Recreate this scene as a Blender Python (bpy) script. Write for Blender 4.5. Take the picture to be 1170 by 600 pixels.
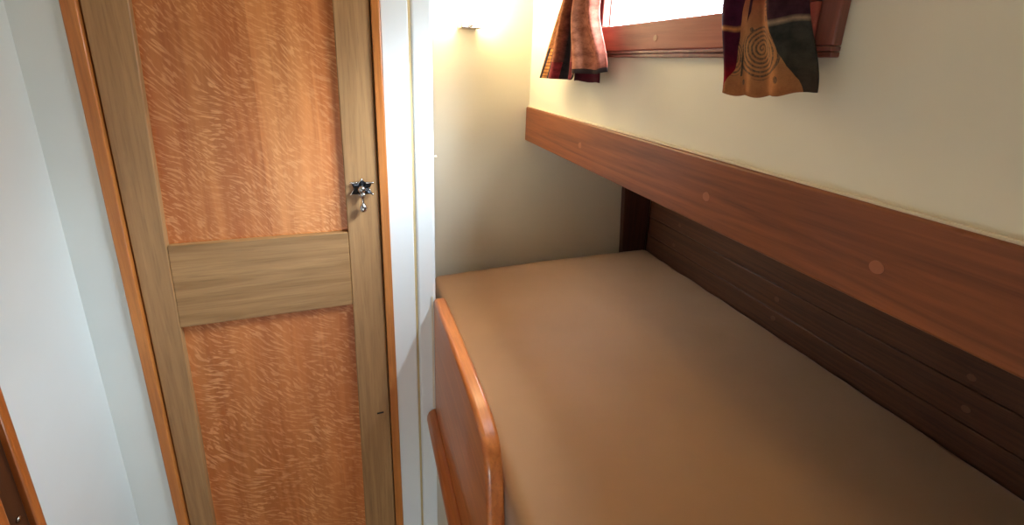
import bpy, bmesh, math, random
from mathutils import Matrix, Vector, noise
random.seed(4)
C = bpy.context.scene
for o in list(bpy.data.objects): bpy.data.objects.remove(o)
E = 1.35                       # camera height above the cabin sole; z below is written from eye level

# ---------------------------------------------------------------- camera
cam_d = bpy.data.cameras.new('camera'); cam = bpy.data.objects.new('camera', cam_d)
C.collection.objects.link(cam); C.camera = cam
cam_d.sensor_width = 36; cam_d.lens = 15.17; cam_d.shift_y = -90/1170; cam_d.clip_start = .01
Rm = [(0.94304688,-0.05639646,0.32784452), (-0.33074324,-0.26459459,0.90586898), (0.03565808,-0.96270927,-0.26817785)]
M = Matrix.Identity(4)
for i in range(3):
    M[i][0] = Rm[i][0]; M[i][1] = -Rm[i][1]; M[i][2] = -Rm[i][2]
M[2][3] = E
cam.matrix_world = M

# ---------------------------------------------------------------- light
SKY = 50.0; GLOW = 140.0; LAMP = 52.0
w = bpy.data.worlds.new('world'); C.world = w; w.use_nodes = True
bg = w.node_tree.nodes['Background']; bg.inputs[1].default_value = SKY
_tc = w.node_tree.nodes.new('ShaderNodeTexCoord'); _sx = w.node_tree.nodes.new('ShaderNodeSeparateXYZ'); _cr = w.node_tree.nodes.new('ShaderNodeValToRGB')
w.node_tree.links.new(_tc.outputs['Generated'], _sx.inputs[0]); w.node_tree.links.new(_sx.outputs[2], _cr.inputs[0]); w.node_tree.links.new(_cr.outputs[0], bg.inputs[0])
_cr.color_ramp.elements[0].position = 0.0; _cr.color_ramp.elements[0].color = (.30, .34, .36, 1)     # water and quay below the horizon
_cr.color_ramp.elements[1].position = .55; _cr.color_ramp.elements[1].color = (.74, .90, 1.06, 1)     # bright overcast sky
# bright patch of thin cloud in front of the sun, seen obliquely through the window
_n = w.node_tree.nodes; _l = w.node_tree.links
_nv = _n.new('ShaderNodeVectorMath'); _nv.operation = 'NORMALIZE'; _l.new(_tc.outputs['Generated'], _nv.inputs[0])
_dt = _n.new('ShaderNodeVectorMath'); _dt.operation = 'DOT_PRODUCT'; _l.new(_nv.outputs[0], _dt.inputs[0]); _dt.inputs[1].default_value = Vector((.36, -.42, .78)).normalized()
_mr = _n.new('ShaderNodeMapRange'); _mr.interpolation_type = 'SMOOTHSTEP'; _l.new(_dt.outputs['Value'], _mr.inputs[0])
_mr.inputs[1].default_value = .66; _mr.inputs[2].default_value = .99; _mr.inputs[3].default_value = SKY; _mr.inputs[4].default_value = SKY+GLOW
_l.new(_mr.outputs[0], bg.inputs[1])
def portal(y0, y1, z0, z1, x, face=-1):
    l = bpy.data.lights.new('window_portal', 'AREA'); l.shape = 'RECTANGLE'; l.size = z1-z0; l.size_y = y1-y0
    l.cycles.is_portal = True
    o = bpy.data.objects.new('window_portal', l); C.collection.objects.link(o)
    o.location = (x, (y0+y1)/2, (z0+z1)/2+E)
    o.rotation_euler = (0, math.radians(90) if face < 0 else math.radians(-90), 0)
portal(.35, .725, .062, .196, .4505)
_p = bpy.data.lights.new('fill_opening_portal', 'AREA'); _p.shape = 'RECTANGLE'; _p.size = .18; _p.size_y = .40; _p.cycles.is_portal = True  # portal for an unseen rear-wall opening, added to bring in fill light
_po = bpy.data.objects.new('fill_opening_portal', _p); C.collection.objects.link(_po); _po.location = (-.26, -1.06, -.80+E); _po.rotation_euler = (math.radians(90), 0, math.radians(0))
C.view_settings.view_transform = 'Standard'; C.view_settings.look = 'None'
C.view_settings.exposure = 0.38; C.view_settings.gamma = 1; C.view_settings.use_curve_mapping = False

# ---------------------------------------------------------------- materials
def sr(r, g, b):
    f = lambda c: ((c/255)/12.92 if c/255 <= .04045 else (((c/255)+.055)/1.055)**2.4)
    return (f(r), f(g), f(b), 1)
class NT:
    def __init__(s, name):
        s.m = bpy.data.materials.new(name); s.m.use_nodes = True; s.t = s.m.node_tree
        s.b = s.t.nodes['Principled BSDF']
    def n(s, typ, **kw):
        x = s.t.nodes.new(typ)
        for k, v in kw.items(): setattr(x, k, v)
        return x
    def l(s, a, b): s.t.links.new(a, b)
    def coord(s, which='Object', scale=(1,1,1), rot=(0,0,0), src=None):
        if src is None: src = s.n('ShaderNodeTexCoord').outputs[which]
        mp = s.n('ShaderNodeMapping'); mp.inputs['Scale'].default_value = scale; mp.inputs['Rotation'].default_value = rot
        s.l(src, mp.inputs[0]); return mp.outputs[0]
    def noise(s, vec, scale, detail=3, rough=.5, dist=0):
        x = s.n('ShaderNodeTexNoise'); x.inputs['Scale'].default_value = scale; x.inputs['Detail'].default_value = detail
        x.inputs['Roughness'].default_value = rough; x.inputs['Distortion'].default_value = dist
        s.l(vec, x.inputs['Vector']); return x
    def ramp(s, fac, stops, interp='LINEAR'):
        x = s.n('ShaderNodeValToRGB'); r = x.color_ramp; r.interpolation = interp
        while len(r.elements) < len(stops): r.elements.new(.5)
        for e, (p, c) in zip(r.elements, stops):
            e.position = p; e.color = c if isinstance(c, tuple) else (c, c, c, 1)
        s.l(fac, x.inputs[0]); return x.outputs[0]
    def mix(s, fac, a, b, mode='MIX'):
        x = s.n('ShaderNodeMix'); x.data_type = 'RGBA'; x.blend_type = mode
        for v, i in ((fac, 0), (a, 6), (b, 7)):
            if isinstance(v, (int, float, tuple)): x.inputs[i].default_value = v
            else: s.l(v, x.inputs[i])
        return x.outputs[2]
    def math(s, op, a, b=None):
        x = s.n('ShaderNodeMath', operation=op)
        for i, v in enumerate((a, b)):
            if v is None: continue
            if isinstance(v, (int, float)): x.inputs[i].default_value = v
            else: s.l(v, x.inputs[i])
        return x.outputs[0]
    def bump(s, h, strength=.2, dist=.001):
        x = s.n('ShaderNodeBump'); x.inputs['Strength'].default_value = strength; x.inputs['Distance'].default_value = dist
        s.l(h, x.inputs['Height']); s.l(x.outputs[0], s.b.inputs['Normal'])
def paint(name, col, rough=.45, var=.04):
    k = NT(name); v = k.coord()
    n = k.noise(v, 3, 4)
    c2 = tuple(c*(1-var*2) for c in col[:3])+(1,)
    k.l(k.ramp(n.outputs[0], [(.35, c2), (.65, col)]), k.b.inputs['Base Color'])
    k.b.inputs['Roughness'].default_value = rough
    k.bump(k.noise(v, 60, 3).outputs[0], .08, .0006)
    return k.m
def wood(name, dark, light, axis='z', rough=.4, coat=0., scale=1., spec=.5, contrast=1.):
    k = NT(name); a = {'x': (2,45,45), 'y': (45,2,45), 'z': (45,45,2)}[axis]
    a = tuple(q*scale for q in a); v = k.coord(scale=a)
    n1 = k.noise(v, 1.0, 6, .6, 1.2); v2 = k.coord(scale=tuple(q*6 for q in a)); n2 = k.noise(v2, 1.0, 3, .6)
    c = k.ramp(n1.outputs[0], [(.5-.18/contrast, dark), (.5+.18/contrast, light)])
    pores = k.ramp(n2.outputs[0], [(.33, .72), (.5, 1.)])
    k.l(k.mix(.6, c, pores, 'MULTIPLY'), k.b.inputs['Base Color'])
    k.b.inputs['Roughness'].default_value = rough; k.b.inputs['Coat Weight'].default_value = coat
    k.b.inputs['Coat Roughness'].default_value = .15; k.b.inputs['Specular IOR Level'].default_value = spec
    k.bump(n2.outputs[0], .12, .0006)
    return k.m
def oak_panel(name, dark, light, fleck, seam=None, fs=1., fa=.62):
    k = NT(name); src = k.n('ShaderNodeTexCoord').outputs['Object']
    warp = k.noise(src, 5.5, 2); sub = k.n('ShaderNodeVectorMath', operation='SUBTRACT'); k.l(warp.outputs['Color'], sub.inputs[0]); sub.inputs[1].default_value = (.5,.5,.5)
    sc = k.n('ShaderNodeVectorMath', operation='SCALE'); k.l(sub.outputs[0], sc.inputs[0]); sc.inputs['Scale'].default_value = .11
    add = k.n('ShaderNodeVectorMath', operation='ADD'); k.l(src, add.inputs[0]); k.l(sc.outputs[0], add.inputs[1])
    rot = k.coord(src=add.outputs[0], rot=(0, math.radians(-38), 0), scale=(1,1,1))
    v = k.coord(src=rot, scale=(62*fs, 1, 270*fs))
    f1 = k.noise(v, 1.0, 2, .5, .3)
    fl = k.ramp(f1.outputs[0], [(.50, 0.), (.62, 1.), (.72, .4)])
    gv = k.coord(src=src, scale=(38, 38, 1.6)); g = k.noise(gv, 1., 5, .6, .8)
    base = k.ramp(g.outputs[0], [(.34, dark), (.66, light)])
    big = k.noise(k.coord(src=src, scale=(9, 1, 1.1)), 1., 2)
    base = k.mix(.55, base, k.ramp(big.outputs[0], [(.35, .74), (.62, 1.12)]), 'MULTIPLY')
    if seam is not None:
        sx = k.n('ShaderNodeSeparateXYZ'); k.l(src, sx.inputs[0])
        st = k.math('GREATER_THAN', sx.outputs[0], seam)
        base = k.mix(st, k.mix(1., base, (.86,.80,.74,1), 'MULTIPLY'), base)
    pat = k.noise(k.coord(src=src, scale=(14, 1, 7)), 1., 2)
    col = k.mix(k.math('MULTIPLY', fl, k.ramp(pat.outputs[0], [(.3, .12), (.7, fa)])), base, fleck)
    k.l(col, k.b.inputs['Base Color']); k.b.inputs['Roughness'].default_value = .42
    k.bump(f1.outputs[0], .05, .0005)
    return k.m
def plain(name, col, rough=.5, metal=0., spec=.5):
    k = NT(name); n = k.noise(k.coord(), 25, 3)
    c2 = tuple(c*.85 for c in col[:3])+(1,)
    k.l(k.ramp(n.outputs[0], [(.3, c2), (.7, col)]), k.b.inputs['Base Color'])
    k.b.inputs['Roughness'].default_value = rough; k.b.inputs['Metallic'].default_value = metal
    k.b.inputs['Specular IOR Level'].default_value = spec
    return k.m
m_white = paint('white_gloss_paint', sr(238, 239, 236), .35)
m_grey = paint('pale_grey_paint', sr(224, 226, 220), .4)
m_cream = paint('cream_paint', sr(224, 214, 191), .5)
m_ceil = paint('ceiling_paint', sr(235, 230, 215), .6)
m_caulk = plain('cream_caulk', sr(205, 180, 130), .6)
m_floor = wood('teak_sole', sr(90, 55, 30), sr(130, 85, 48), 'y')
m_stile = wood('brown_oak', sr(152, 110, 68), sr(180, 136, 88), 'z', .45, 0, 1.)
m_rail_oak = wood('brown_oak_cross', sr(146, 104, 60), sr(182, 138, 88), 'x', .45)
m_frame = wood('honey_oak_frame', sr(176, 100, 42), sr(204, 128, 62), 'z', .35, .2)
m_panel = oak_panel('orange_quarter_sawn_oak_upper', sr(190, 106, 50), sr(222, 142, 78), sr(240, 176, 116), seam=.016, fs=.9, fa=.75)
m_panel2 = oak_panel('orange_quarter_sawn_oak_lower', sr(182, 100, 46), sr(206, 124, 64), sr(246, 180, 122), fs=.7, fa=.62)
m_mahog = wood('red_mahogany', sr(104, 55, 32), sr(144, 82, 46), 'y', .45, .06, .8, .35)
m_mahog_z = wood('red_mahogany_upright', sr(96, 46, 34), sr(130, 68, 50), 'z', .42, .25, .8)
m_winwood = wood('window_mahogany', sr(134, 62, 46), sr(168, 88, 66), 'y', .5, .05, .8, .3)
m_lee = wood('varnished_mahogany', sr(176, 92, 40), sr(212, 126, 62), 'y', .35, .35, .7)
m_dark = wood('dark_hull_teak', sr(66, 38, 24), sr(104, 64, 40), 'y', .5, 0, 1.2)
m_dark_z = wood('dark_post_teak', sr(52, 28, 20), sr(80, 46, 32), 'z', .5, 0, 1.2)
m_darkdoor = wood('dark_stained_door', sr(54, 28, 16), sr(84, 46, 24), 'z', .35, .3)
m_orange = wood('varnished_casing', sr(160, 82, 30), sr(190, 108, 48), 'z', .3, .4)
m_plug = plain('wood_plug', sr(156, 90, 56), .45)
m_plug_d = plain('wood_plug_dark', sr(116, 76, 54), .5)
m_silver = plain('tarnished_silver', (.62,.6,.58,1), .22, 1.)
m_black = plain('blackened_silver', (.05,.05,.055,1), .35, .8)
m_hole = plain('dark_slot', (.012,.009,.008,1), .8)
m_chrome = plain('brushed_nickel', (.55,.48,.4,1), .25, 1.)
m_pin = plain('cream_pin', sr(240, 225, 200), .4)

def vinyl():
    k = NT('tan_mattress_fabric'); v = k.coord()
    n = k.noise(v, 5, 4)
    k.l(k.ramp(n.outputs[0], [(.3, sr(163, 119, 78)), (.7, sr(173, 128, 86))]), k.b.inputs['Base Color'])
    k.b.inputs['Roughness'].default_value = .62; k.b.inputs['Sheen Weight'].default_value = .15
    wv = k.noise(v, 420, 2); k.bump(wv.outputs[0], .15, .0005)
    return k.m
m_vinyl = vinyl()
def glass():
    k = NT('window_glass'); t = k.n('ShaderNodeBsdfTransparent'); g = k.n('ShaderNodeBsdfGlossy'); g.inputs['Roughness'].default_value = .02
    mx = k.n('ShaderNodeMixShader'); mx.inputs[0].default_value = .04
    k.l(t.outputs[0], mx.inputs[1]); k.l(g.outputs[0], mx.inputs[2])
    k.l(mx.outputs[0], k.t.nodes['Material Output'].inputs[0]); return k.m
m_glass = glass()
def emis(name, col, s):
    k = NT(name); k.b.inputs['Base Color'].default_value = (.9,.85,.75,1)
    k.b.inputs['Emission Color'].default_value = col; k.b.inputs['Emission Strength'].default_value = s
    return k.m
m_shade = emis('lit_frosted_shade', (1, .80, .48, 1), LAMP)

# woven curtain cloth: u runs across the cloth, v is metres above the hem
def curtain_right():
    k = NT('woven_curtain_spiral'); uv = k.n('ShaderNodeUVMap').outputs[0]
    wn = k.noise(k.coord(src=uv, scale=(3, 22, 1)), 1., 2)
    sep = k.n('ShaderNodeSeparateXYZ'); k.l(uv, sep.inputs[0]); U, V = sep.outputs[0], sep.outputs[1]
    # ochre field narrows upward like a keyhole
    # half width: .30 at the hem to .12 at v=.09
    u2 = k.math('ADD', U, k.math('MULTIPLY', k.math('SUBTRACT', wn.outputs[0], .5), .12))
    du = k.math('ABSOLUTE', k.math('SUBTRACT', u2, .49))
    hw = k.ramp(V, [(0, .42), (.012, .39), (.028, .30), (.05, .255), (.075, .22), (.11, .14)])
    infield = k.math('LESS_THAN', du, hw)
    left = k.math('LESS_THAN', U, .5)
    crim = k.ramp(V, [(0, sr(150, 22, 36)), (.022, sr(140, 16, 34)), (.034, sr(84, 10, 34)), (.05, sr(66, 16, 40)), (.067, sr(70, 16, 42)), (.0672, sr(190, 130, 78)), (.0715, sr(190, 130, 78)), (.0718, sr(64, 22, 48)), (.2, sr(92, 30, 48))])
    teal = k.ramp(V, [(0, sr(70, 58, 48)), (.035, sr(66, 64, 56)), (.0695, sr(60, 62, 60)), (.0698, sr(176, 150, 124)), (.0725, sr(176, 150, 124)), (.0728, sr(66, 40, 50)), (.2, sr(80, 40, 50))])
    side = k.mix(left, teal, crim)
    och = k.ramp(V, [(0, sr(164, 106, 66)), (.05, sr(172, 124, 82)), (.085, sr(160, 104, 72)), (.11, sr(150, 70, 56))])
    # spiral rings
    sx = k.math('MULTIPLY', k.math('SUBTRACT', U, .52), .092); sy = k.math('MULTIPLY', k.math('SUBTRACT', V, .049), .85)
    sx = k.math('MULTIPLY', sx, k.math('ADD', 1., k.math('MULTIPLY', k.math('SUBTRACT', V, .045), 11.)))
    r = k.math('SQRT', k.math('ADD', k.math('MULTIPLY', sx, sx), k.math('MULTIPLY', sy, sy)))
    ang = k.math('ARCTAN2', sy, sx)
    ph = k.math('ADD', k.math('MULTIPLY', r, 1700.), ang)
    ring = k.math('GREATER_THAN', k.math('SINE', k.math('ADD', ph, k.math('MULTIPLY', wn.outputs[0], 2.))), .1)
    sh = k.math('LESS_THAN', r, k.math('SUBTRACT', k.math('ADD', .020, k.math('MULTIPLY', wn.outputs[0], .006)), k.math('MULTIPLY', k.math('SUBTRACT', V, .047), .12)))
    neck = k.math('LESS_THAN', k.math('ABSOLUTE', k.math('SUBTRACT', U, .53)), k.math('SUBTRACT', .30, k.math('MULTIPLY', V, 2.6)))
    inr = k.math('MULTIPLY', k.math('MULTIPLY', sh, ring), 1.)
    # second half-hidden ring patches at the field's borders
    def spot(cu, cv, rr, ax=.115):
        a = k.math('MULTIPLY', k.math('SUBTRACT', U, cu), ax); b = k.math('MULTIPLY', k.math('SUBTRACT', V, cv), .8)
        rr_ = k.math('SQRT', k.math('ADD', k.math('MULTIPLY', a, a), k.math('MULTIPLY', b, b)))
        return rr_, k.math('LESS_THAN', rr_, rr)
    r2, s2 = spot(.16, .042, .017); ring2 = k.math('GREATER_THAN', k.math('SINE', k.math('MULTIPLY', r2, 1900.)), .2)
    r3, s3 = spot(.66, .10, .014); ring3 = k.math('GREATER_THAN', k.math('SINE', k.math('MULTIPLY', r3, 1900.)), .2)
    _, d1 = spot(.30, .014, .0024); _, d2 = spot(.72, .016, .0028); _, d3 = spot(.66, .075, .0026); _, d4 = spot(.42, .068, .0022)
    ink = k.math('MAXIMUM', inr, k.math('MAXIMUM', k.math('MULTIPLY', ring2, s2), k.math('MULTIPLY', ring3, s3)))
    for d in (d1, d2, d3, d4): ink = k.math('MAXIMUM', ink, d)
    wear = k.noise(k.coord(src=uv, scale=(60, 420, 1)), 1., 3, .6)
    field = k.mix(k.math('MULTIPLY', ink, k.ramp(wear.outputs[0], [(.35, .35), (.6, .9)])), och, sr(70, 66, 60))
    mot = k.noise(k.coord(src=uv, scale=(9, 60, 1)), 1., 4, .65)
    side = k.mix(.7, side, k.ramp(mot.outputs[0], [(.35, sr(150,140,140)), (.65, sr(255,240,225))]), 'MULTIPLY')
    field = k.mix(.5, field, k.ramp(mot.outputs[0], [(.35, sr(185,165,150)), (.65, sr(255,245,230))]), 'MULTIPLY')
    col = k.mix(infield, side, field)
    weave = k.noise(k.coord(src=uv, scale=(260, 1500, 1)), 1., 2)
    col = k.mix(.5, col, k.ramp(weave.outputs[0], [(.3, .6), (.7, 1.15)]), 'MULTIPLY')
    k.l(col, k.b.inputs['Base Color']); k.b.inputs['Roughness'].default_value = .9; k.b.inputs['Specular IOR Level'].default_value = .1
    k.bump(weave.outputs[0], .4, .0008)
    return k.m
def curtain_left():
    k = NT('woven_curtain_stripes'); uv = k.n('ShaderNodeUVMap').outputs[0]
    wn = k.noise(k.coord(src=uv, scale=(4, 18, 1)), 1., 3)
    sep = k.n('ShaderNodeSeparateXYZ'); k.l(uv, sep.inputs[0]); U, V = sep.outputs[0], sep.outputs[1]
    u2 = k.math('ADD', U, k.math('MULTIPLY', k.math('SUBTRACT', wn.outputs[0], .5), .05))
    c = k.ramp(u2, [(0, sr(120, 70, 46)), (.06, sr(168, 110, 66)), (.22, sr(150, 92, 56)), (.30, sr(110, 54, 44)), (.34, sr(36, 28, 30)), (.47, sr(32, 26, 30)), (.51, sr(128, 52, 46)), (.56, sr(184, 116, 88)), (.76, sr(200, 132, 102)), (1, sr(170, 96, 80))])
    low = k.math('LESS_THAN', V, .062)
    st = k.ramp(U, [(0, 0.), (.07, 1.), (.10, 0.), (.165, 1.), (.195, 0.)], 'CONSTANT')
    c = k.mix(k.math('MULTIPLY', st, low), c, sr(42, 40, 54))
    st2 = k.ramp(U, [(0, 0.), (.10, 1.), (.165, 0.)], 'CONSTANT')
    dash = k.math('GREATER_THAN', k.math('SINE', k.math('MULTIPLY', V, 900.)), -.3)
    c = k.mix(k.math('MULTIPLY', k.math('MULTIPLY', st2, low), dash), c, sr(214, 146, 76))
    st3 = k.ramp(U, [(0, 0.), (.20, 1.), (.335, 0.), (.50, 1.), (.58, 0.)], 'CONSTANT')
    c = k.mix(k.math('MULTIPLY', st3, k.math('LESS_THAN', V, .034)), c, sr(112, 30, 38))
    mot = k.noise(k.coord(src=uv, scale=(14, 70, 1)), 1., 5, .7)
    c = k.mix(.75, c, k.ramp(mot.outputs[0], [(.36, sr(140,120,112)), (.62, sr(255,250,245))]), 'MULTIPLY')
    top_band = k.math('GREATER_THAN', k.math('ADD', V, k.math('MULTIPLY', wn.outputs[0], .03)), .150)
    c = k.mix(k.math('MULTIPLY', top_band, k.math('GREATER_THAN', U, .5)), c, sr(120, 124, 150))
    hem = k.math('MULTIPLY', k.math('LESS_THAN', k.math('ADD', V, k.math('MULTIPLY', wn.outputs[0], .012)), .014), k.math('GREATER_THAN', U, .58))
    c = k.mix(hem, c, sr(58, 46, 44))
    weave = k.noise(k.coord(src=uv, scale=(300, 1300, 1)), 1., 2)
    c = k.mix(.5, c, k.ramp(weave.outputs[0], [(.3, .6), (.7, 1.15)]), 'MULTIPLY')
    k.l(c, k.b.inputs['Base Color']); k.b.inputs['Roughness'].default_value = .9; k.b.inputs['Specular IOR Level'].default_value = .1
    k.bump(weave.outputs[0], .4, .0008)
    return k.m

# ---------------------------------------------------------------- mesh helpers (all coordinates: x right, y ahead, z from eye level)
def box(bm, x0, x1, y0, y1, z0, z1):
    v = [bm.verts.new((x, y, z)) for x in (x0, x1) for y in (y0, y1) for z in (z0, z1)]
    for f in ((0,1,3,2), (4,6,7,5), (0,4,5,1), (2,3,7,6), (0,2,6,4), (1,5,7,3)): bm.faces.new([v[i] for i in f])
def prism(bm, pts, axis, a, b):
    def P(p, t): return {'x': (t, p[0], p[1]), 'y': (p[0], t, p[1]), 'z': (p[0], p[1], t)}[axis]
    A = [bm.verts.new(P(p, a)) for p in pts]; B = [bm.verts.new(P(p, b)) for p in pts]
    bm.faces.new(A); bm.faces.new(B[::-1]); n = len(pts)
    for i in range(n): bm.faces.new((A[i], B[i], B[(i+1) % n], A[(i+1) % n]))
def lathe(bm, prof, origin, axis, seg=24):
    ax = Vector(axis).normalized(); q = Vector((0,0,1)).rotation_difference(ax); o = Vector(origin); rings = []
    for r, h in prof:
        if r < 1e-6: rings.append([bm.verts.new(o+q@Vector((0,0,h)))])
        else: rings.append([bm.verts.new(o+q@Vector((r*math.cos(t*2*math.pi/seg), r*math.sin(t*2*math.pi/seg), h))) for t in range(seg)])
    for a, b in zip(rings, rings[1:]):
        for i in range(seg):
            j = (i+1) % seg
            if len(a) == 1: bm.faces.new((a[0], b[i], b[j]))
            elif len(b) == 1: bm.faces.new((a[i], b[0], a[j]))
            else: bm.faces.new((a[i], b[i], b[j], a[j]))
def ball(bm, c, r, seg=16, sc=(1,1,1)):
    lathe(bm, [(r*sc[0]*math.sin(t*math.pi/8), -r*sc[2]*math.cos(t*math.pi/8)) if 0 < t < 8 else (0, -r*sc[2]*math.cos(t*math.pi/8)) for t in range(9)], c, (0,0,1), seg)
def obj(name, bm, mat, parent=None, bevel=0, seg=3, smooth=False, label=None):
    bmesh.ops.recalc_face_normals(bm, faces=bm.faces)
    xs = [v.co.x for v in bm.verts]; ys = [v.co.y for v in bm.verts]; zs = [v.co.z for v in bm.verts]
    o0 = Vector(((min(xs)+max(xs))/2, (min(ys)+max(ys))/2, min(zs)))
    for v in bm.verts: v.co -= o0
    me = bpy.data.meshes.new(name); bm.to_mesh(me); bm.free()
    o = bpy.data.objects.new(name, me); C.collection.objects.link(o); me.materials.append(mat)
    wp = o0+Vector((0,0,E)); pw = Vector((0,0,0)); p = parent
    while p: pw += p.location; p = p.parent
    o.location = wp-pw; o.parent = parent
    if bevel:
        b = o.modifiers.new('bevel', 'BEVEL'); b.width = bevel; b.segments = seg; b.limit_method = 'ANGLE'
        b.harden_normals = False
    if smooth or bevel:
        for p in me.polygons: p.use_smooth = True
        me.set_sharp_from_angle(angle=math.radians(40)) if not smooth else None
    if label: o['label'] = label
    return o
def thing(name, loc):
    o = bpy.data.objects.new(name, None); C.collection.objects.link(o); o.empty_display_size = .05
    o.location = Vector(loc)+Vector((0,0,E)); return o
def tag(o, label=None, cat=None, group=None, kind=None):
    if label: o['label'] = label
    if cat: o['category'] = cat
    if group: o['group'] = group
    if kind: o['kind'] = kind
    return o
def BX(*a):
    bm = bmesh.new(); box(bm, *a); return bm

# ---------------------------------------------------------------- setting
YD = .88; YB = 1.095; XW = .437; XH = .872; XL = -.475; YR = -1.0; ZT = .55
tag(obj('floor', BX(-.62, .95, YR-.1, YB+.1, -E-.05, -E), m_floor), 'wooden cabin sole', 'floor', kind='structure')
tag(obj('ceiling', BX(-.62, XW+.012, YR-.1, YB+.1, ZT, ZT+.02), m_ceil), 'pale cabin ceiling', 'ceiling', kind='structure')
bm = bmesh.new(); box(bm, -.62, -.35, YR-.05, YR, -E, ZT); box(bm, -.17, XW+.012, YR-.05, YR, -E, ZT); box(bm, XW+.012, .95, YR-.05, YR, -E, -.10); box(bm, -.35, -.17, YR-.05, YR, -.60, ZT); box(bm, -.35, -.17, YR-.05, YR, -E, -1.0)  # low gap left in the rear wall is added to admit fill light
tag(obj('wall_rear', bm, m_stile), 'oak cabin wall behind the viewer', 'wall', kind='structure')
# end wall of the berth
bm = bmesh.new(); box(bm, .10, XW+.012, YB, YB+.04, -.165, ZT); box(bm, .10, .95, YB, YB+.04, -E, -.165)
tag(obj('wall_back', bm, m_cream), 'cream end wall at the head of the bunk, carrying the lamp', 'wall', kind='structure')
# right cabin side with two windows
bm = bmesh.new(); x0, x1 = XW, XW+.012
box(bm, x0, x1, YR, YB, -.165, .066); box(bm, x0, x1, YR, YB, .193, ZT)
box(bm, x0, x1, .722, YB, .066, .193); box(bm, x0, x1, YR, .355, .066, .193)
tag(obj('wall_right', bm, m_cream), 'cream cabin side above the mahogany rail, with the window', 'wall', kind='structure')
# left wall and the painted bulkhead with the door opening
tag(obj('wall_left', BX(XL-.06, XL, YR, YD+.02, -E, ZT), m_grey), 'pale bluish white wall at the left', 'wall', kind='structure')
bm = bmesh.new()
box(bm, XL-.06, -.409, YD, YD+.06, -E, ZT)
box(bm, -.409, .049, YD, YD+.06, .36, ZT)
box(bm, -.409, .049, YD+.04, YD+.06, -E, .36)
tag(obj('wall_forward', bm, m_grey), 'pale grey bulkhead strip left of and above the oak door', 'wall', kind='structure')
o = obj('wall_pillar', BX(.049, .0985, YD, YB, -E, ZT), m_white, bevel=.002)
tag(o, 'white painted board just right of the oak door frame', 'wall', kind='structure')
o = obj('trim_1', BX(.1035, .1445, YD, YB, -E, ZT), m_white, bevel=.006, seg=4)
tag(o, 'white corner board where the bulkhead meets the bunk', 'trim', kind='structure')
tag(obj('trim_2', BX(.0985, .1035, YD+.003, YD+.02, -E, ZT), m_caulk), 'tan seam running up the white bulkhead boards', 'trim', kind='structure')

# ---------------------------------------------------------------- oak door
door = thing('door_1', (-.18, YD, -1.28)); tag(door, 'tall oak locker door with two orange panels and a silver drop handle', 'door', kind='structure')
D0, D1 = YD+.001, YD+.026
bm = bmesh.new(); prism(bm, [(-.3865,.34), (-.322,.34), (-.327,.07), (-.339,-.34), (-.345,-.75), (-.356,-1.28), (-.394,-1.28)], 'y', D0, D1)
obj('stile', bm, m_stile, door, .0022)
bm = bmesh.new(); prism(bm, [(-.031,.34), (.0305,.34), (.0315,-1.28), (-.041,-1.28), (-.033,-.5), (-.0325,-.34)], 'y', D0, D1)
obj('stile', bm, m_stile, door, .0022)
bm = bmesh.new(); prism(bm, [(-.3385,-.340), (-.0325,-.343), (-.033,-.509), (-.3425,-.508)], 'y', D0+.0004, D1)
obj('rail', bm, m_rail_oak, door, .0018)
bm = bmesh.new(); prism(bm, [(-.323,.34), (-.031,.34), (-.031,.25), (-.3235,.25)], 'y', D0+.0004, D1); obj('rail', bm, m_rail_oak, door, .0018)
bm = bmesh.new(); prism(bm, [(-.352,-1.17), (-.040,-1.17), (-.041,-1.28), (-.355,-1.28)], 'y', D0+.0004, D1); obj('rail', bm, m_rail_oak, door, .0018)
obj('panel', BX(-.345, -.028, D0+.012, D1+.004, -.36, .27), m_panel, door, label='upper orange oak panel of two joined boards')
obj('panel', BX(-.360, -.030, D0+.012, D1+.004, -1.2, -.49), m_panel2, door, label='lower orange oak panel')
# narrow honey-coloured casing
bm = bmesh.new(); prism(bm, [(-.4095,.36), (-.3885,.36), (-.3955,-1.29), (-.4115,-1.29)], 'y', YD-.006, YD+.04)
fr = thing('trim_3', (-.18, YD, -1.3)); tag(fr, 'honey oak casing around the locker door', 'door frame', kind='structure')
obj('casing', bm, m_frame, fr, .002)
bm = bmesh.new(); prism(bm, [(.0325,.36), (.0475,.36), (.0525,-1.29), (.0335,-1.29)], 'y', YD-.006, YD+.04); obj('casing', bm, m_frame, fr, .002)
obj('casing', BX(-.3885, .0325, YD-.006, YD+.04, .342, .36), m_frame, fr, .002)
# handle: rosette with pointed petals, boss, hanging drop
hx, hz = -.001, -.250
bm = bmesh.new()
for i in range(6):
    a = math.radians(28+60*i); L = .0225 if i % 3 != 1 else .019
    for s, rr in ((0, 1.),):
        d = Vector((math.cos(a), 0, math.sin(a))); n_ = Vector((-math.sin(a), 0, math.cos(a)))
        c = Vector((hx, D0-.002, hz))
        tip = c+d*L+Vector((0,-.006,0)); m1 = c+d*L*.62+n_*.0072+Vector((0,-.002,0)); m2 = c+d*L*.62-n_*.0072+Vector((0,-.002,0))
        b1 = c+n_*.003; b2 = c-n_*.003; mid = c+d*L*.6+Vector((0,-.0065,0))
        vs = [bm.verts.new(p) for p in (b1, m1, tip, m2, b2, mid)]; cc = bm.verts.new(c+Vector((0,-.005,0)))
        for f in ((vs[0],vs[1],vs[5]), (vs[1],vs[2],vs[5]), (vs[2],vs[3],vs[5]), (vs[3],vs[4],vs[5]), (vs[4],cc,vs[5]), (cc,vs[0],vs[5]), (vs[0],vs[4],vs[3],vs[2],vs[1])):
            bm.faces.new(f)
hd = obj('handle', bm, m_black, door, label='blackened silver flower-shaped rosette')
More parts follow.
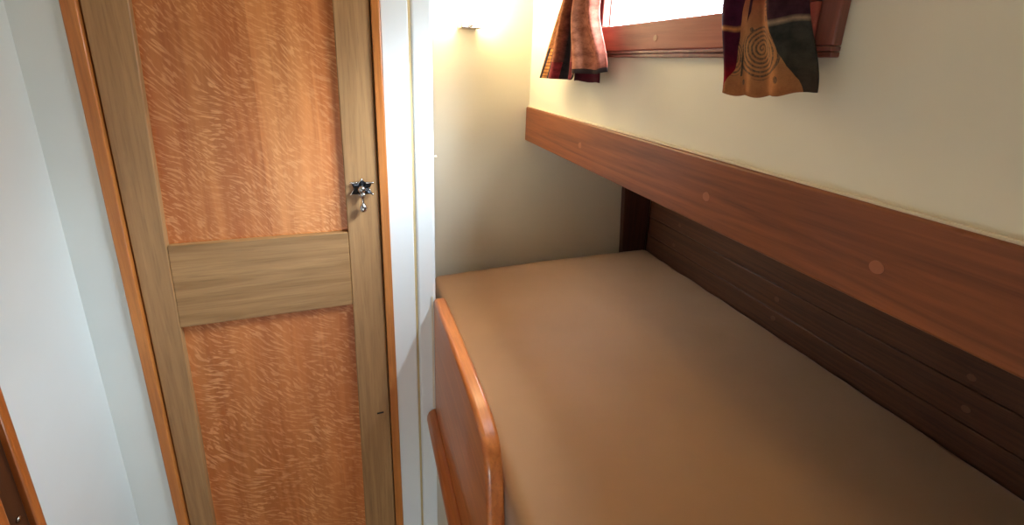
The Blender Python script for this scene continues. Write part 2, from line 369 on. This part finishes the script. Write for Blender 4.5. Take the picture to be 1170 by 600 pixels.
bm = bmesh.new()
def capsule(bm, p, q, r):
    p = Vector(p); q = Vector(q); L = (q-p).length
    lathe(bm, [(0,-r), (r*.7,-r*.7), (r,0), (r,L), (r*.7,L+r*.7), (0,L+r)], p, q-p, 10)
for i in range(6):
    a = math.radians(28+60*i); L = .0235 if i % 3 != 1 else .019
    d = Vector((math.cos(a), 0, math.sin(a))); n_ = Vector((-math.sin(a), 0, math.cos(a))); c = Vector((hx, D0-.0085, hz))
    s_ = 1 if n_.z > 0 else -1
    capsule(bm, c+d*L*1.0, c+d*L*.60+n_*s_*.0060, .0019 if i in (0, 2) else .0011)
    ball(bm, c+d*L, .0025, 10)
lathe(bm, [(0,0), (.0085,0), (.0095,.003), (.0066,.006), (.0076,.010), (.0070,.0145), (.0045,.017), (0,.018)], (hx, D0-.004, hz), (0,-1,0))
obj('boss', bm, m_silver, hd, smooth=True)
bm = bmesh.new()
lathe(bm, [(0,0), (.0050,-.0015), (.0060,-.005), (.0050,-.0085), (.0026,-.011), (.0022,-.0215), (.0036,-.0245), (.0062,-.028), (.0074,-.033), (.0064,-.038), (.0035,-.041), (0,-.0415)], (hx+.001, D0-.014, hz-.006), (0,0,1))
obj('drop', bm, m_silver, hd, smooth=True)
obj('latch_slot', BX(.003, .018, D0-.0006, D0+.003, -.8055, -.8015), m_hole, door)

# ---------------------------------------------------------------- left doorway edge (lower left corner)
dw = thing('door_2', (XL, .55, -E)); tag(dw, 'dark wooden doorway edge in the lower left corner', 'door', kind='structure')
LT = -.40; xf = XL+.024
obj('casing', BX(XL+.001, xf, .637, .650, -E, LT), m_orange, dw, .003, label='narrow varnished orange edge')
obj('door_leaf', BX(XL+.001, xf-.008, .30, .637, -E, LT-.004), m_darkdoor, dw, .002)
obj('moulding', BX(xf-.008, xf+.001, .585, .600, -E, -.50), m_orange, dw, .003)
obj('moulding', BX(xf-.008, xf+.001, .32, .585, -.515, -.50), m_orange, dw, .003)
bm = bmesh.new(); lathe(bm, [(0,0), (.004,0), (.004,.002), (0,.003)], (xf-.008, .622, -.61), (1,0,0), 14); obj('screw', bm, m_chrome, dw, smooth=True)

# ---------------------------------------------------------------- berth
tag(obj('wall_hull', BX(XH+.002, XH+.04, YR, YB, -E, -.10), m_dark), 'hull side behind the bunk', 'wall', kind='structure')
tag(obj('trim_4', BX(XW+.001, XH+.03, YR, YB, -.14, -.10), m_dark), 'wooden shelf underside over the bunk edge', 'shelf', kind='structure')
# tongue and groove hull lining
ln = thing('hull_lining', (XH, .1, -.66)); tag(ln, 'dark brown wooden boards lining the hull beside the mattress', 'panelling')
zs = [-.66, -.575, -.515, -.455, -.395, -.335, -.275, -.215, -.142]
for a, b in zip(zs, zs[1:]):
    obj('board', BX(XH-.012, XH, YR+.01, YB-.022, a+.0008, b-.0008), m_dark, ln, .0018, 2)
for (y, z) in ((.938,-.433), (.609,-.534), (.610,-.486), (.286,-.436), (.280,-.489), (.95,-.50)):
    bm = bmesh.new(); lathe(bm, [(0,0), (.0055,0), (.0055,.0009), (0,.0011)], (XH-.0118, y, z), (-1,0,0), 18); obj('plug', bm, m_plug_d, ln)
# dark upright in the corner
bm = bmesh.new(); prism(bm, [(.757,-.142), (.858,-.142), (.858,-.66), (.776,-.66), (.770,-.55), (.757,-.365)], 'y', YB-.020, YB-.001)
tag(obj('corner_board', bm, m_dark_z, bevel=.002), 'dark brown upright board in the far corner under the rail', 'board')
# mahogany rail
RX = .428
rail = thing('mahogany_rail', (RX, .1, -.2)); tag(rail, 'long reddish mahogany rail along the right wall above the bunk', 'rail')
bm = bmesh.new(); prism(bm, [(RX,-.201), (RX+.024,-.201), (RX+.024,-.166), (XW-.001,-.166), (XW-.001,-.110), (RX,-.110)], 'y', YR+.005, YB-.001)
obj('rail_board', bm, m_mahog, rail, .0035, 4)
for (y, z) in ((.221,-.163), (.427,-.160), (.78,-.157)):
    bm = bmesh.new(); lathe(bm, [(0,0), (.006,0), (.006,.0008), (0,.001)], (RX+.0002, y, z), (-1,0,0), 20); obj('plug', bm, m_plug, rail, label='round lighter wood plug')
obj('caulk_line', BX(XW-.004, XW-.0002, YR+.005, YB-.002, -.1101, -.1075), m_pin, rail)

# mattress with rounded edges and soft puckers
X0, X1, Y0, Y1, Z1, Z0 = .1665, XH-.014, YR+.02, YB-.022, -.560, -.66
bm = bmesh.new(); nx, ny = 70, 190; R_ = .022
def edge(d):           # drop of the top near a border
    if d >= R_: return 0.
    return R_-math.sqrt(max(0., R_*R_-(R_-d)**2))
vs = {}
for i in range(nx+1):
    for j in range(ny+1):
        fx = i/nx; fy = j/ny
        fx = .5-.5*math.cos(math.pi*fx)*(1) if True else fx
        x = X0+(X1-X0)*fx; y = Y0+(Y1-Y0)*(j/ny)
        dx = min(x-X0, X1-x); dy = min(y-Y0, Y1-y)
        # rounded plan corners
        z = Z1-edge(dx)*.9-edge(dy)*.9
        z += .0022*(noise.noise(Vector((x*5, y*4, 0)))) + .0012*noise.noise(Vector((x*14, y*11, 3)))
        ex = max(0, 1-(X1-x)/.13)
        z += ex*.0022*math.sin(y*62+2.5*noise.noise(Vector((y*6, x*5, 1))))*max(0, noise.noise(Vector((y*3, 0, 7)))+.35)
        z += .005*math.sin(math.pi*min(1, max(0, (x-X0)/(X1-X0))))
        vs[i, j] = bm.verts.new((x, y, max(z, Z0+.01)))
for i in range(nx):
    for j in range(ny): bm.faces.new((vs[i,j], vs[i+1,j], vs[i+1,j+1], vs[i,j+1]))
bnd = [vs[i,0] for i in range(nx+1)]+[vs[nx,j] for j in range(1, ny+1)]+[vs[i,ny] for i in range(nx-1, -1, -1)]+[vs[0,j] for j in range(ny-1, 0, -1)]
low = [bm.verts.new((v.co.x, v.co.y, Z0)) for v in bnd]; n = len(bnd)
for i in range(n): bm.faces.new((bnd[i], bnd[(i+1) % n], low[(i+1) % n], low[i]))
bm.faces.new(low)
tag(obj('mattress', bm, m_vinyl, smooth=True), 'plain tan upholstered bunk mattress filling the berth', 'mattress')
# bunk base: cream front, board under the mattress
bk = thing('bunk_base', (.5, .1, -E)); tag(bk, 'cream painted bunk front below the varnished leeboard', 'bunk')
bm = bmesh.new(); prism(bm, [(YR+.01,-E+.001), (YD-.0005,-E+.001), (YD-.0005,-.866), (.30,-.866), (.30,-.66), (YR+.01,-.66)], 'x', .1405, .158); obj('front_panel', bm, m_cream, bk)
obj('base_board', BX(.167, XH-.002, YR+.01, YB-.002, -.685, -.661), m_dark, bk)

# leeboard
lb = thing('leeboard', (.145, .65, -.86)); tag(lb, 'varnished orange mahogany leeboard with a rounded top corner beside the mattress', 'leeboard')
top = [(YD-.001,-.520), (.80,-.514), (.70,-.507), (.60,-.502), (.54,-.501), (.50,-.504), (.475,-.511), (.456,-.527), (.444,-.553), (.434,-.60), (.424,-.66), (.408,-.74), (.385,-.80), (.35,-.845), (.32,-.862)]
bm = bmesh.new(); prism(bm, top+[(YD-.001,-.862)], 'x', .1385, .1655)
o = obj('board', bm, m_lee, lb, .0072, 5)
pr = [(.139,-.824), (.131,-.826), (.123,-.831), (.119,-.840), (.118,-.852), (.121,-.860), (.128,-.864), (.139,-.864)]
bm = bmesh.new(); prism(bm, pr, 'y', .34, YD-.001)
obj('bottom_lip', bm, m_lee, lb, .002, 2)
tag(obj('caulk_line', BX(.1335, .138, YD-.0025, YD-.0004, -.82, -.516), m_pin), 'thin white caulk line between the white post and leeboard', 'caulk')

# ---------------------------------------------------------------- window
def window(idx, oy0, oy1, iy0, iy1):
    wt = thing('window_%d' % idx, (XW, (oy0+oy1)/2, .016))
    tag(wt, 'mahogany framed cabin window glowing with daylight' , 'window', kind='structure')
    xa, xb = XW-.0155, XW-.0002
    obj('frame_rail', BX(xa, xb, oy0+.02, oy1-.02,   .027, .0685), m_winwood, wt, .002)
    bm = bmesh.new(); box(bm, xa+.004, xb, oy0, oy1, .0165, .0218); box(bm, xa+.002, xb, oy0, oy1, .0222, .0268)
    obj('sill_moulding', bm, m_mahog_z, wt, .0012, 2)
    obj('frame_rail', BX(xa, xb, oy0+.02, oy1-.02, .191, .225), m_winwood, wt, .002)
    for (a, b, c, d) in ((oy0, oy0+.020, 0, 0), (oy1-.020, oy1, 0, 0)):
        obj('sill_moulding', BX(xa+.003, xb, a, b, .0272, .225), m_mahog_z, wt, .0015, 2)
    obj('frame_stile', BX(xa, xb, oy0+.0205, iy0, .0690, .1905), m_mahog_z, wt, .002)
    obj('frame_stile', BX(xa, xb, iy1, oy1-.0205, .0690, .1905), m_mahog_z, wt, .002)
    bm = bmesh.new()   # jamb lining through the wall
    box(bm, xb, XW+.011, iy0, iy0+.003, .0662, .1928); box(bm, xb, XW+.011, iy1-.003, iy1, .0662, .1928)
    obj('jamb', bm, m_white, wt)
    obj('glass', BX(XW+.006, XW+.009, iy0+.003, iy1-.003, .0662, .1928), m_glass, wt)
window(1, .302, .775, .355, .722)
bm = bmesh.new(); lathe(bm, [(0,0), (.0045,0), (.0045,.0006), (0,.0008)], (XW-.0154, .565, .044), (-1,0,0), 18)
obj('plug', bm, m_plug, bpy.data.objects['window_1'])

# ---------------------------------------------------------------- curtains
def curtain(name, mat, fn, nu=90, nv=60, parent=None):
    me_v = []; bm = bmesh.new(); uvl = bm.loops.layers.uv.new('UVMap'); g = {}
    for j in range(nv+1):
        for i in range(nu+1):
            u = i/nu; t = j/nv; p, v = fn(u, t); g[i,j] = (bm.verts.new(p), (u, v))
    for j in range(nv):
        for i in range(nu):
            q = [g[i,j], g[i+1,j], g[i+1,j+1], g[i,j+1]]
            f = bm.faces.new([a[0] for a in q])
            for lp, a in zip(f.loops, q): lp[uvl].uv = a[1]
    o = obj(name, bm, mat, parent, smooth=True)
    s = o.modifiers.new('solid', 'SOLIDIFY'); s.thickness = .0022; s.offset = 0
    return o
ZC = .245
def lerp(a, b, t): return a+(b-a)*t
def sm(t): t = max(0, min(1, t)); return t*t*(3-2*t)
# right curtain (u: 0 = far side/left in view, 1 = near side)
def fr_(u, t):
    # heights above hem
    h = t*(ZC+.02)
    z0 = -.0235+.008*u**1.5-.004*math.sin(u*math.pi)+.0012*math.sin(u*23)
    z = lerp(z0, ZC, t); y = lerp(lerp(.409, .426, sm(h/.1)), lerp(.300, .328, sm(h/.1)), u)
    fold = .0042*math.sin(u*2*math.pi*1.5+.8)*(.6+.9*sm(h/.12)) + .0035*math.sin(u*19+h*9)
    x = XW-.034-fold+ .010*sm((abs(u-.5)-.36)/.14)
    x = lerp(x, XW-.026-fold*.7, sm(h/.3))
    return (x, y, z), h
c1 = curtain('window_curtain', curtain_right(), fr_)
tag(c1, 'crimson, ochre and dark teal curtain with a coiled spiral motif', 'curtain', 'cabin window curtains')
def fback(u, t):
    h = t*(ZC+.01); z = lerp(-.010+.006*u, ZC, t)
    y = .398-.012*u+.004*math.sin(h*20); x = XW-.020-.010*u+.002*math.sin(u*5)
    return (x, y-.004, z), h+.02
b1 = curtain('back_fold', bpy.data.materials['woven_curtain_spiral'], fback, 10, 30, c1)
# left curtain: broad striped fold plus a bright shorter front fold
def fl_(u, t):
    h = t*(ZC+.026); lift = sm((u-.56)/.10)*.013+.004*sm((u-.9)/.1)
    z0 = -.029+.004*u+lift
    z = lerp(z0, ZC, t)
    yl = lerp(.935, .83, min(1, h/.16)); yr = lerp(.655, .705, sm(h/.12))
    y = lerp(yl, yr, u)
    fold = .0085*math.sin(u*2*math.pi*1.9-.4)+.005*math.sin(u*27+h*12)
    x = XW-.040-fold*lerp(1, .7, t)-.012*sm((u-.54)/.2)*(1-sm((u-.93)/.07))
    return (x, y, z), h
c2 = curtain('window_curtain', curtain_left(), fl_, 120, 60)
m_backfold = plain('dark_crimson_cloth', sr(74, 22, 32), .9, spec=.1)
def fbl(u, t):
    h = t*(ZC+.02); z = lerp(-.0285+.001*math.sin(u*9), ZC, t)
    return (XW-.022-.004*math.sin(u*8), lerp(.80, lerp(.697, .722, sm(h/.12)), u), z), h
curtain('back_fold', m_backfold, fbl, 24, 24, c2)['label'] = 'dark crimson lower edge behind the bright fold'
tag(c2, 'flared orange, black and salmon striped curtain at the far side of the window', 'curtain', 'cabin window curtains')

# ---------------------------------------------------------------- wall lamp
lt = thing('wall_lamp', (.263, YB, .07)); tag(lt, 'glowing rectangular wall lamp on the cream end wall', 'lamp')
obj('shade', BX(.2365, .2895, YB-.050, YB-.008, .0885, .235), m_shade, lt, .003, label='lit frosted white shade')
bm = bmesh.new(); box(bm, .239, .287, YB-.046, YB-.0005, .0765, .088)
obj('bracket', bm, m_chrome, lt, .002, label='brushed metal bracket')
bm = bmesh.new(); ball(bm, (.262, YB-.048, .083), .004, 12); obj('thumb_screw', bm, m_silver, lt, smooth=True)
obj('back_plate', BX(.245, .281, YB-.008, YB-.0003, .0885, .225), m_chrome, lt, .001)
# pin on the corner board
bm = bmesh.new(); lathe(bm, [(0,0), (.0022,0), (.0018,.003), (.0032,.005), (.003,.007), (0,.008)], (.1444, YD+.010, -.1945), (1,0,.1), 14)
tag(obj('coat_pin', bm, m_pin, smooth=True), 'tiny cream pin on the edge of the white post', 'pin')
